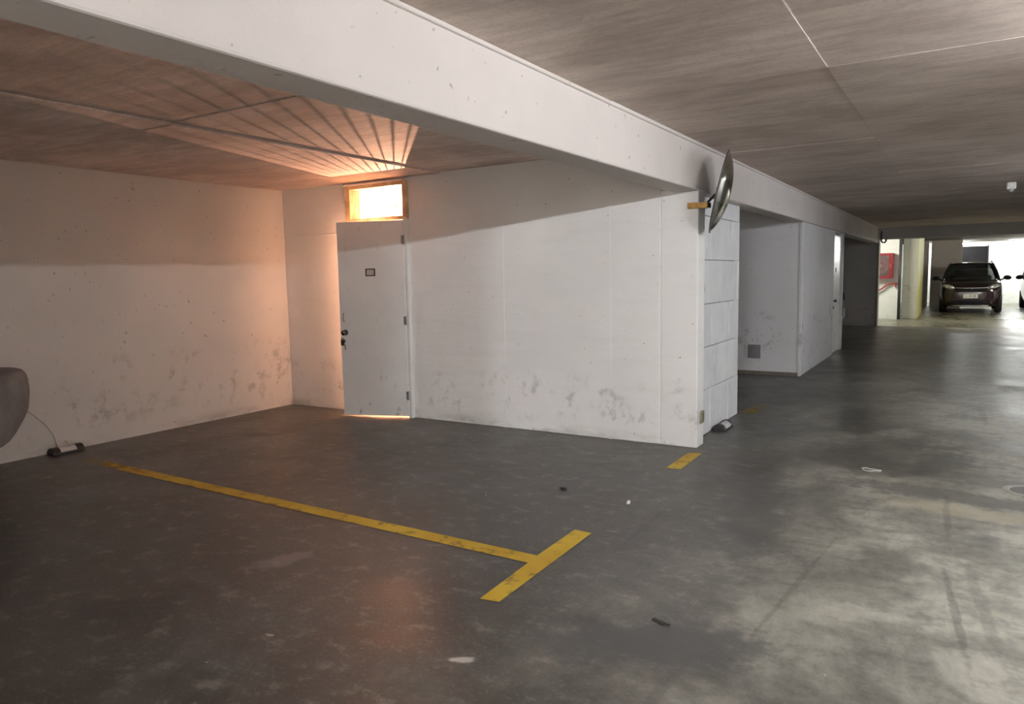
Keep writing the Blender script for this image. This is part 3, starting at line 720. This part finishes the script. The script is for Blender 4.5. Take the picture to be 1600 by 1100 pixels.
b = bmesh.new(); tube(b, [(-2.5, 24.16, 0.70), (-2.2, 24.16, 0.80), (-2.02, 24.17, 0.90), (-1.88, 24.18, 1.02), (-1.78, 24.18, 1.06), (-1.68, 24.19, 1.06), (-1.60, 24.19, 1.06)], 0.025, 10)
hp = tag(obj('feed_pipe', b, plain('pipe_red', (0.33, 0.05, 0.04), 0.5), smooth=True), 'red feed pipe curving below the fire hose cabinet', 'pipe')
b = bmesh.new(); tube(b, [(-1.645, 24.19, 1.09), (-1.645, 24.19, 0.94)], 0.022, 10); obj('tee', b, bpy.data.materials['pipe_red'], hp)
b = bmesh.new(); tube(b, [(-1.545, 24.20, 0.0), (-1.545, 24.20, ZC - 0.03)], 0.04, 12)
tag(obj('downpipe', b, plain('pipe_dark', (0.05, 0.045, 0.045), 0.5), smooth=True), 'dark vertical downpipe between hose wall and green column', 'pipe')
b = bmesh.new(); tube(b, [(-1.80, YE - 0.02, 2.50), (-1.80, YE - 0.08, 2.36), (-1.80, YE - 0.08, 2.22), (-1.77, YE - 0.08, 2.17), (-1.72, YE - 0.08, 2.17), (-1.69, YE - 0.08, 2.21), (-1.69, YE - 0.08, 2.27)], 0.02, 10)
tag(obj('hook_pipe', b, M_black, smooth=True), 'small dark hooked pipe under the lintel corner', 'pipe')

# ------------------------------------------------------------------ cars
def loft(bm, stations, profile):
    rows = []
    for s in stations:
        half = profile(*s[1:])
        pts = [(-x, z) for x, z in half[::-1] if x > 1e-6] + half if half[-1][0] > 1e-6 else None
        loop = [(x, z) for x, z in half] + [(-x, z) for x, z in half[-2:0:-1]]
        rows.append([bm.verts.new((x, s[0], z)) for x, z in loop])
    n = len(rows[0])
    for p, q in zip(rows[:-1], rows[1:]):
        for k in range(n): bm.faces.new((p[k], p[(k+1) % n], q[(k+1) % n], q[k]))
    bm.faces.new(rows[0][::-1]); bm.faces.new(rows[-1])
def boolean_cut(o, cutters):
    for c in cutters:
        md = o.modifiers.new('cut', 'BOOLEAN'); md.operation = 'DIFFERENCE'; md.object = c; md.solver = 'EXACT'
    dg = bpy.context.evaluated_depsgraph_get(); dg.update()
    me = bpy.data.meshes.new_from_object(o.evaluated_get(dg))
    o.modifiers.clear(); o.data = me
    for c in cutters: bpy.data.objects.remove(c, do_unlink=True)
    for p in me.polygons: p.use_smooth = True
    try:
        me.set_sharp_from_angle(angle=math.radians(35))
    except Exception: pass
M_glass = glass_mat('windscreen_glass', (0.55, 0.58, 0.58), 0.10)
M_chrome = plain('chrome', (0.65, 0.65, 0.66), 0.12, 1.0)
M_trimb = plain('black_trim', (0.012, 0.012, 0.013), 0.75, 0, 0.12, 14, 0.2)
M_seat = plain('seat_cloth', (0.03, 0.03, 0.03), 0.9)
def lamp_mat():
    t = NT('headlamp'); n = t.noise(t.obc((1, 1, 1)), 22, 2)
    return t.fin(t.mix(t.ramp(n, 0.45, 0.6), (0.30, 0.32, 0.32), (0.92, 0.94, 0.94)), 0.18, None, 0.35)
M_lamp = lamp_mat()
def make_car(label, loc, rotz, body_mat, plate_text):
    t = thing('car', label, 'car', loc, rotz)
    b = bmesh.new()
    st = [(0.00, 0.52, 0.34, 0.62, 0.80), (0.05, 0.70, 0.25, 0.68, 0.88), (0.18, 0.81, 0.21, 0.80, 0.965), (0.45, 0.87, 0.20, 0.90, 1.03), (0.85, 0.89, 0.20, 0.96, 1.085),
          (1.10, 0.895, 0.20, 0.99, 1.11), (2.4, 0.89, 0.20, 0.98, 1.06), (3.3, 0.885, 0.21, 1.02, 1.08), (3.8, 0.84, 0.25, 1.02, 1.06), (4.02, 0.74, 0.36, 0.98, 1.02)]
    def prof(wd, zb, zs, zt):
        return [(0, zb), (wd * 0.75, zb), (wd * 0.95, zb + 0.07), (wd, zb + (zs - zb) * 0.55), (wd * 0.985, zs), (wd * 0.90, zs + (zt - zs) * 0.75), (wd * 0.55, zt), (0, zt + 0.015)]
    loft(b, st, prof)
    body = obj('body', b, body_mat, None, smooth=True, sub=2)
    cut = []
    for yc in (0.78, 3.32):
        for sx in (-1, 1):
            c = bmesh.new(); lathe(c, [(0, -0.16), (0.365, -0.16), (0.365, 0.16), (0, 0.16)], 32, Matrix.Translation((sx * 0.84, yc, 0.33)) @ Matrix.Rotation(math.pi/2, 4, 'Y'))
            cut.append(obj('cutter', c, M_trimb))
    boolean_cut(body, cut); body.parent = t
    # lower dark mouth of the bumper, upper grille, skid strip
    def front_y(x, off): return 0.30 * (abs(x) / 0.85) ** 2.6 - off
    def strip(name, pts_top, pts_bot, mat, off, parent=t, thick=0.03):
        bb = bmesh.new(); f1 = []
        for (x, z), (x2, z2) in zip(pts_top, pts_bot):
            f1.append((bb.verts.new((x, front_y(x, off), z)), bb.verts.new((x2, front_y(x2, off), z2)), bb.verts.new((x, front_y(x, off) + thick, z)), bb.verts.new((x2, front_y(x2, off) + thick, z2))))
        for p, q in zip(f1[:-1], f1[1:]):
            bb.faces.new((p[0], q[0], q[1], p[1])); bb.faces.new((p[2], p[3], q[3], q[2])); bb.faces.new((p[0], p[2], q[2], q[0])); bb.faces.new((p[1], q[1], q[3], p[3]))
        bb.faces.new((f1[0][0], f1[0][1], f1[0][3], f1[0][2])); bb.faces.new((f1[-1][0], f1[-1][2], f1[-1][3], f1[-1][1]))
        return obj(name, bb, mat, parent)
    X9 = [-1, -.75, -.5, -.25, 0, .25, .5, .75, 1]
    strip('lower_grille', [(0.56 * x, 0.43 - 0.03 * x * x) for x in X9], [(0.50 * x, 0.31) for x in X9], M_trimb, 0.05, thick=0.08)
    strip('upper_grille', [(0.50 * x, 0.80 - 0.01 * x * x) for x in X9], [(0.44 * x, 0.70) for x in X9], M_trimb, 0.035, thick=0.08)
    strip('grille_bar', [(0.50 * x, 0.83 + 0.02 * x * x) for x in X9], [(0.50 * x, 0.81 + 0.02 * x * x) for x in X9], M_chrome if body_mat.name.startswith('silver') else M_steel, 0.03, thick=0.07)
    strip('skid_strip', [(0.52 * x, 0.275) for x in X9], [(0.46 * x, 0.235) for x in X9], M_steel, 0.035, thick=0.10)
    for sx in (-1, 1):
        b = bmesh.new(); bmesh.ops.create_uvsphere(b, u_segments=20, v_segments=12, radius=1)
        bmesh.ops.transform(b, matrix=Matrix.Translation((sx * 0.62, 0.15, 0.865)) @ Matrix.Rotation(sx * 0.62, 4, 'Z') @ Matrix.Rotation(-sx * 0.22, 4, 'Y') @ Matrix.Diagonal((0.22, 0.10, 0.072, 1)), verts=b.verts)
        hl = obj('headlight', b, M_lamp, t, smooth=True)
        b = bmesh.new(); lathe(b, [(0.0, 0.012), (0.045, 0.006), (0.052, 0.0), (0.05, -0.03)], 18, Matrix.Translation((sx * 0.57, 0.035, 0.86)) @ Matrix.Rotation(math.pi/2, 4, 'X')); obj('lamp_reflector', b, M_chrome, hl, smooth=True)
        b = bmesh.new(); lathe(b, [(0, 0.02), (0.035, 0.015), (0.045, 0.0), (0.05, -0.04)], 18, Matrix.Translation((sx * 0.70, front_y(0.70, 0.03), 0.49)) @ Matrix.Rotation(math.pi/2, 4, 'X')); obj('fog_light', b, M_lamp, t, smooth=True)
        # mirror
        b = bmesh.new(); bmesh.ops.create_uvsphere(b, u_segments=16, v_segments=10, radius=1)
        bmesh.ops.transform(b, matrix=Matrix.Translation((sx * 1.02, 1.30, 1.13)) @ Matrix.Rotation(sx * 0.12, 4, 'Y') @ Matrix.Diagonal((0.115, 0.07, 0.075, 1)), verts=b.verts)
        tube(b, [(sx * 0.84, 1.32, 1.06), (sx * 0.96, 1.30, 1.11)], 0.025, 8)
        obj('wing_mirror', b, M_trimb, t, smooth=True)
    bd = bmesh.new()
    tube(bd, [(-0.06, -0.05, 0.82), (-0.03, -0.055, 0.845), (0.0, -0.055, 0.82), (0.03, -0.055, 0.795), (0.06, -0.05, 0.82)], 0.012, 8); obj('badge', bd, M_chrome, t, smooth=True)
    # greenhouse: windscreen, sides, rear window, roof, pillars
    def patch(name, rows_, mat, parent=t, thick=0.0):
        bb = bmesh.new(); vv = [[bb.verts.new(p) for p in r] for r in rows_]
        for a_, b_ in zip(vv[:-1], vv[1:]):
            for k in range(len(a_) - 1): bb.faces.new((a_[k], a_[k+1], b_[k+1], b_[k]))
        o = obj(name, bb, mat, parent, smooth=True)
        if thick:
            s_ = o.modifiers.new('solid', 'SOLIDIFY'); s_.thickness = thick; s_.offset = 0
        return o
    def arc(wd, y, z, bow, crown): return [(wd * x, y + bow * x * x, z - crown * x * x) for x in X9]
    base = arc(0.77, 0.98, 1.09, 0.28, 0.0); midr = arc(0.70, 1.36, 1.36, 0.22, 0.0); top = arc(0.60, 1.76, 1.60, 0.14, 0.015)
    patch('windscreen', [base, midr, top], M_glass, thick=0.006)
    roof = [arc(0.60, 1.76, 1.60, 0.14, 0.015), arc(0.605, 2.1, 1.645, 0.05, 0.03), arc(0.61, 2.8, 1.66, 0.0, 0.035), arc(0.60, 3.4, 1.635, -0.02, 0.035), arc(0.57, 3.7, 1.60, -0.05, 0.03)]
    rf = patch('roof', roof, body_mat, thick=0.03)
    for sx in (-1, 1):
        b = bmesh.new(); tube(b, [(sx * 0.60, 2.0, 1.64), (sx * 0.595, 2.1, 1.685), (sx * 0.595, 3.2, 1.685), (sx * 0.60, 3.35, 1.64)], 0.018, 8); obj('roof_rail', b, M_steel, rf, smooth=True)
        b = bmesh.new(); tube(b, [(sx * 0.80, 1.22, 1.02), (sx * 0.725, 1.56, 1.34), (sx * 0.615, 1.90, 1.595)], [0.05, 0.04, 0.04], 8); obj('pillar', b, body_mat, t, smooth=True)
        b = bmesh.new(); tube(b, [(sx * 0.80, 3.55, 1.05), (sx * 0.72, 3.55, 1.35), (sx * 0.60, 3.5, 1.60)], 0.06, 8); obj('pillar', b, body_mat, t, smooth=True)
        lo = [(sx * 0.82, 1.25, 1.03), (sx * 0.83, 2.0, 1.04), (sx * 0.83, 2.8, 1.05), (sx * 0.80, 3.6, 1.07)]
        hi = [(sx * 0.62, 1.92, 1.585), (sx * 0.625, 2.25, 1.605), (sx * 0.63, 2.8, 1.615), (sx * 0.60, 3.5, 1.59)]
        mi = [tuple((a + c) / 2 + (sx * 0.02 if i == 0 else 0) for i, (a, c) in enumerate(zip(p, q))) for p, q in zip(lo, hi)]
        patch('side_window', [lo, mi, hi], M_glass)
    patch('rear_window', [arc(0.74, 4.0, 1.03, -0.2, 0), arc(0.66, 3.9, 1.33, -0.12, 0), arc(0.57, 3.7, 1.59, -0.05, 0.03)], M_glass)
    box('dashboard', (-0.76, 0.76, 1.25, 1.60, 0.85, 1.05), M_seat, t, 0.04)
    for sx in (-1, 1):
        b = bmesh.new(); bx(b, sx * 0.37 - 0.24, sx * 0.37 + 0.24, 2.25, 2.42, 0.55, 1.22); se = obj('seat', b, M_seat, t, 0.06, seg=3)
        b = bmesh.new(); bx(b, sx * 0.37 - 0.13, sx * 0.37 + 0.13, 2.30, 2.40, 1.24, 1.44); obj('headrest', b, M_seat, se, 0.045, seg=3)
    # wheels
    for yc in (0.78, 3.32):
        for sx in (-1, 1):
            b = bmesh.new(); lathe(b, [(0.20, -0.09), (0.30, -0.10), (0.325, -0.07), (0.33, 0), (0.325, 0.07), (0.30, 0.10), (0.20, 0.09)], 32, Matrix.Translation((sx * 0.775, yc, 0.33)) @ Matrix.Rotation(math.pi/2, 4, 'Y'))
            wl = obj('wheel', b, M_tyre, t, smooth=True)
            b = bmesh.new(); lathe(b, [(0, 0.05), (0.05, 0.06), (0.07, 0.03), (0.19, 0.06), (0.205, 0.085), (0.205, -0.08), (0, -0.08)], 24, Matrix.Translation((sx * 0.775, yc, 0.33)) @ Matrix.Rotation(sx * math.pi/2, 4, 'Y')); obj('rim', b, M_steel, wl, smooth=True)
    pl = box('number_plate', (-0.20, 0.20, -0.062, -0.045, 0.495, 0.625), plain('plate_white', (0.80, 0.79, 0.72), 0.5, 0, 0.03), t, 0.004)
    if plate_text:
        cu = bpy.data.curves.new('plate_text', 'FONT'); cu.body = plate_text; cu.size = 0.098; cu.align_x = 'CENTER'; cu.align_y = 'CENTER'; cu.extrude = 0.001
        to = bpy.data.objects.new('plate_text_tmp', cu); COL.objects.link(to)
        dg = bpy.context.evaluated_depsgraph_get(); me = bpy.data.meshes.new_from_object(to.evaluated_get(dg)); bpy.data.objects.remove(to, do_unlink=True)
        me.materials.clear(); me.materials.append(M_black)
        o = bpy.data.objects.new('plate_lettering', me); COL.objects.link(o); o.parent = pl; o.location = (0, -0.0635, 0.56); o.rotation_euler = (math.pi/2, 0, 0); o.scale = (0.82, 1, 1)
    return t
def car_paint(name, c, metallic=0.3, rough=0.22):
    t = NT(name); n = t.noise(t.obc(), 400, 1)
    m_ = t.fin(t.mix(n, tuple(v * 0.85 for v in c), tuple(min(1, v * 1.15) for v in c)), rough, None, metallic)
    t.b.inputs['Coat Weight'].default_value = 0.6; return m_
make_car('dark maroon compact SUV parked facing the lane', (0.27, 27.75, 0), 0, car_paint('maroon_car_paint', (0.026, 0.013, 0.014)), 'LJ LW 80')
make_car('pale silver car at the right edge beside the dark SUV', (2.68, 28.4, 0), 0, car_paint('silver_car_paint', (0.62, 0.64, 0.66), 0.5), None)
